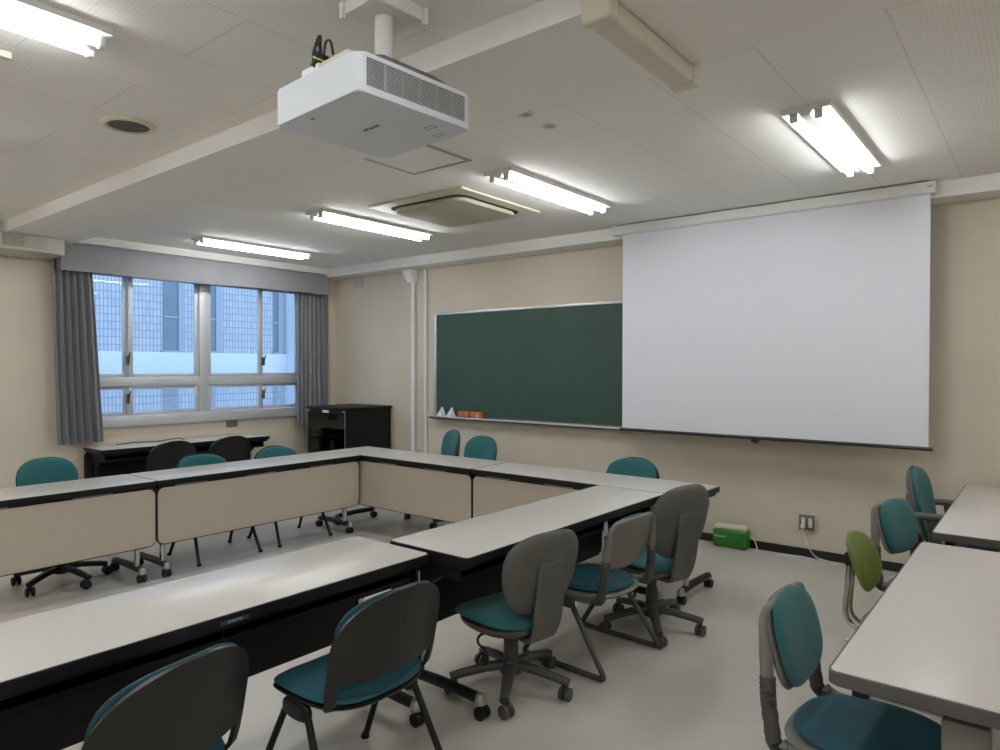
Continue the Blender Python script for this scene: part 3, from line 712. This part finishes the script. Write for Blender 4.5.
def four_leg_chair(label, x, y, rz, top=.78, group='charcoal-shelled four-legged chairs', pad_back='teal2'):
    t = thing('stacking_chair', label, 'chair', (x, y, 0), rz, group)
    wf = lambda u, v: -.03*max(0., u/.22)**3+.012*(v/.23)**2
    MB().pad(.215, .232, FLAT(.01, .418), .022, .018, n=3.2, bend=wf, nt=44).build('seat', pad_back, t)
    m = MB(); m.pad(.218, .236, FLAT(.008, .402), .012, .022, n=3.2, bend=wf, nt=44, pw=3.)
    m.build('seat_shell', 'shell', t)
    zl = .505; zc = (top+zl)/2; hb = top-zc; tl = 12
    xs = lambda z: -.125-.080*min(1, max(0, (z-.388)/.05))**.6-.02*max(0, (z-.44)/.08)*(z < .52)-.02*(z >= .52)-max(0, z-.52)*.21
    wrap = lambda u: .052*u*u
    m = MB(); NU, NV = 28, 30; z0 = .388
    def hw(z):
        q = max(0., (z-(top-.17))/.17); b_ = .214+.02*min(1, (z-z0)/.08)-.012*max(0., (z-.6)/.18); b_ *= 1-.22*max(0., (.425-z)/.035)**2
        return b_*max(.02, 1-min(1., q)**2.3)**(1/2.3)
    zs = [z0+(top-z0)*(1-(1-k/NV)**1.25) for k in range(NV+1)]
    G = [[m.v((xs(z)+wrap(hw(z)*(2*i/NU-1)/.22), hw(z)*(2*i/NU-1), z)) for i in range(NU+1)] for z in zs]
    fs = []
    for k in range(NV):
        for i in range(NU):
            zz = (zs[k]+zs[k+1])/2; uu = abs((i+.5)*2/NU-1)
            if .428 < zz < zl-.012 and uu < .83: continue
            fs.append(m.face([G[k][i], G[k][i+1], G[k+1][i+1], G[k+1][i]]))
    for v_ in [v_ for v_ in m.bm.verts if not v_.link_faces]: m.bm.verts.remove(v_)
    bmesh.ops.recalc_face_normals(m.bm, faces=m.bm.faces)
    bmesh.ops.solidify(m.bm, geom=m.bm.faces[:], thickness=.013)
    m.build('back_shell', 'shell', t, angle=50)
    cur = lambda u, v: .048*(u/.22)**2
    MB().pad(.217, hb-.006, BK(xs(zc)+.02, zc+.001, tl), .022, .012, n=2.5, taper=-.04, bend=cur, nt=52).build('backrest', pad_back, t)
    MB().pad(.19, .034, BK(-.178, .452, -14), .016, .012, n=3., bend=lambda u, v: .05*(u/.22)**2).build('rear_cushion', pad_back, t)
    for s in (-1, 1):
        m = MB(); m.pad(.075, .035, axes(V((1, 0, 0)), V((0, 0, 1)), V((0, -s, 0)), (.0, s*.222, .375)), .016, .016, n=2.5); m.build('leg_joint', 'black', t)
        m = MB(); m.tube(rounded([(-.02, s*.215, .385), (.055, s*.222, .375), (.225, s*.255, .012)], .03), .0125, n=10); lg = m.build('leg', 'black', t)
        m = MB(); m.lathe([(.016, 0), (.018, .006), (.013, .02)], (.229, s*.256, 0), n=12); m.build('foot_tip', 'blackmetal', lg)
        m = MB(); m.tube(rounded([(.02, s*.215, .385), (-.055, s*.222, .375), (-.235, s*.255, .012)], .03), .0125, n=10); lg = m.build('leg', 'black', t)
        m = MB(); m.lathe([(.016, 0), (.018, .006), (.013, .02)], (-.239, s*.256, 0), n=12); m.build('foot_tip', 'blackmetal', lg)
    return t

def frame_chair(label, x, y, rz, top=.77, seat=.43, group='grey-framed teal chairs with tubular sides', pad='teal'):
    t = thing('frame_chair', label, 'chair', (x, y, 0), rz, group)
    wf = lambda u, v: -.02*max(0., u/.22)**3+.008*(v/.23)**2
    MB().pad(.225, .205, FLAT(.02, seat-.03), .03, .02, n=2.5, bend=wf, nt=44).build('seat', 'teal2', t)
    m = MB(); m.pad(.235, .225, FLAT(.01, seat-.05), .014, .03, n=2.8, bend=wf, pw=4.)
    for s in (-1, 1): m.tube(smoothpath([(.16, s*.195, seat-.058), (0, s*.222, seat-.056), (-.14, s*.226, seat-.052), (-.185, s*.226, seat-.03)], 4), .02, n=10)
    m.build('seat_frame', 'greylight', t)
    zc = top-.135
    cur = lambda u, v: .016*(u/.2)**2-.018*(v/.13)
    MB().pad(.186, .137, BK(-.216, zc+.004, 7), .028, .01, n=2.9, bend=cur, nt=48, taper=.03).build('backrest', pad, t)
    MB().pad(.203, .136, BK(-.232, zc, 7), .012, .016, n=3.5, bend=cur, nt=56, pw=9, taper=.03).build('back_shell', 'greylight', t)
    bx = lambda z: -.237-(z-zc)*.123
    half = [(-.15, .226, seat-.048), (-.205, .226, seat-.045), (bx(seat+.1)-.002, .222, seat+.09), (bx(zc), .203, zc), (bx(top-.004), .198, top-.018)]
    P = rounded([(x, -y, z) for x, y, z in half]+[(x, y, z) for x, y, z in half[::-1]], .06, 6)
    MB().tube(P, [.0195-.007*min(1., max(0., (p_.z-zc)/.09)) for p_ in P], n=12).build('upright', 'greylight', t)
    for s in (-1, 1):
        m = MB(); P = rounded([(-.16, s*.226, seat-.048), (-.205, s*.226, seat-.045), (bx(seat+.1)-.002, s*.222, seat+.09), (bx(seat+.14), s*.2155, seat+.15)], .06, 6)
        Q = smoothpath(P, 4); L = len(Q)
        m.tube(Q, [.0215+.0025*(i % 2) for i in range(L)], n=12); m.build('ribbed_sleeve', 'ribbed', t)
        P = rounded([(.0, s*.215, seat-.07), (-.03, s*.235, seat-.075), (-.255, s*.262, .016), (.25, s*.262, .016), (.03, s*.235, seat-.075), (0, s*.215, seat-.07)], .03, 5)
        MB().tube(P, .0135, n=10).build('leg_frame', 'greydark', t)
    m = MB(); m.cyl((0, -.235, seat-.085), (0, .235, seat-.085), .016, n=10); m.build('cross_tube', 'greydark', t)
    for s in (-1, 1): MB().pad(.05, .03, axes(V((1, 0, 0)), V((0, 0, 1)), V((0, -s, 0)), (-.01, s*.236, seat-.085)), .014, .014, n=2.5).build('leg_joint', 'greydark', t)
    return t

def green_chair(label, x, y, rz):
    t = thing('cantilever_chair', label, 'chair', (x, y, 0), rz)
    MB().pad(.20, .20, FLAT(.02, .425), .035, .03, n=2.8, nt=44).build('seat', 'green', t)
    cur = lambda u, v: .05*(u/.2)**2-.05*(v/.13)
    MB().pad(.155, .105, BK(-.20, .675, -2), .028, .02, n=2.6, bend=cur, nt=48, b2=.125).build('backrest', 'green', t)
    MB().box(-.25, -.205, -.045, .045, .64, .70, bev=.01, seg=3).build('back_clamp', 'black', t)
    for s in (-1, 1):
        P = rounded([(-.228, s*.032, .69), (-.25, s*.032, .40), (-.14, s*.04, .355), (.18, s*.04, .365)], .09, 7)
        MB().tube(P, .0115, n=10).build('back_tube', 'chrome', t)
    m = MB(); m.tube(rounded([(-.2, -.2, .38), (.2, -.2, .38), (.22, -.21, .015), (-.22, -.21, .015), (-.22, .21, .015), (.22, .21, .015), (.2, .2, .38), (-.2, .2, .38)], .05, 5), .0115, n=10); m.build('base_frame', 'chrome', t)
    m = MB(); m.box(-.1, .1, -.2, .2, .375, .395, bev=.004); m.build('seat_plate', 'black', t)
    return t

# left row (sitters face +x)
swivel_chair('teal swivel chair with a black star base behind the first window-row table', -5.30, 1.765, rad(2), seat=.46, top=.845, star=rad(12.5), base='black', shell='black', bw=.19)
four_leg_chair('teal four-legged chair in the window row, nearer the two black chair backs', -5.18, 2.82, 0, pad_back='teal', group='teal four-legged chairs along the window row')
four_leg_chair('teal four-legged chair in the window row, nearer the equipment rack', -5.18, 3.51, 0, pad_back='teal', group='teal four-legged chairs along the window row')
# front row (face -y)
swivel_chair('teal swivel chair turned sideways below the thin white wall pipe', -4.83, 4.90, rad(-117), seat=.46, top=.855, star=.3)
swivel_chair('teal swivel chair below the chalk tray, middle of the front row', -4.20, 4.70, rad(-95), seat=.45, top=.84, star=.5)
four_leg_chair('teal four-legged chair at the front row below the projection screen edge', -2.545, 4.62, -PI/2, pad_back='teal', group='teal four-legged chair in the front row')
# right row (face -x)
swivel_chair('grey-shelled teal swivel chair next to the corner between two tables', -1.945, 2.505, PI+rad(-11), seat=.40, top=.78, star=rad(25)+PI, bw=.216, group='grey-shelled swivel chairs at the ring of tables')
frame_chair('grey-framed teal chair with tubular V legs between two swivel chairs', -1.86, 3.085, PI-rad(3), top=.755, seat=.415)
swivel_chair('tall grey-shelled teal swivel chair nearest the green appliance', -1.765, 3.59, PI+rad(-17), seat=.44, top=.86, star=rad(33)+PI, bw=.212, group='grey-shelled swivel chairs at the ring of tables')
# near row (face -x)
four_leg_chair('charcoal-shelled teal chair cut by the lower picture edge, beside the blue edge label', -1.915, .785, PI+rad(11))
four_leg_chair('charcoal-shelled teal chair whole in view, beside the closest table end', -1.91, 1.54, PI)
# desk under the window (backs to the room)
four_leg_chair('black chair back at the table under the window, nearer the air conditioner', -6.83, 3.17, PI, group='black chairs at the table under the window')
four_leg_chair('black chair back at the table under the window, nearer the equipment rack', -6.83, 3.77, PI, group='black chairs at the table under the window')
# other row (face +x)
frame_chair('grey-framed teal chair closest to the camera under the grey-edged table', -.41, 2.28, rad(-1), top=.775, seat=.43)
green_chair('green vinyl chair on chrome tubes at the grey-edged table', -.43, 3.25, rad(-3))
frame_chair('grey-framed teal chair between the green chair and the armchair', -.41, 4.08, rad(-14), top=.79, seat=.43)
swivel_chair('teal swivel armchair with grey arms near the front wall', -.37, 4.75, rad(-3), seat=.46, top=.90, star=.2, arms=True, group='teal armchair in the other row')

# ------------------------------------------------------------------ daylight, camera, colour
wd = bpy.data.worlds.new('sky'); SC.world = wd; wd.use_nodes = True
bg = wd.node_tree.nodes['Background']; bg.inputs['Color'].default_value = (.47, .68, 1.0, 1); bg.inputs['Strength'].default_value = 1.45

cd = bpy.data.cameras.new('camera'); cam = bpy.data.objects.new('camera', cd); COL.objects.link(cam)
Rv = V((0.779492665728995, 0.6264098723619644, 0.001362307664452094)); Uv = V((-0.008478124440674138, 0.00837538667963693, 0.999928984630376)); Fv = V((-0.6263539777798762, 0.7794488595831248, -0.011839333338172846))
cam.matrix_world = axes(Rv, Uv, -Fv, (0, 0, 1.4957579892))
cd.sensor_width = 36; cd.lens = 36*682.81/1000; cd.clip_start = .02; cd.clip_end = 200
SC.camera = cam
vs = SC.view_settings; vs.view_transform = 'Standard'; vs.look = 'None'; vs.gamma = 1; vs.use_curve_mapping = False; vs.exposure = 0.57
SC.cycles.max_bounces = 8; SC.cycles.diffuse_bounces = 5; SC.cycles.glossy_bounces = 3; SC.cycles.transparent_max_bounces = 8
SC.cycles.use_denoising = True; SC.cycles.sample_clamp_indirect = 6
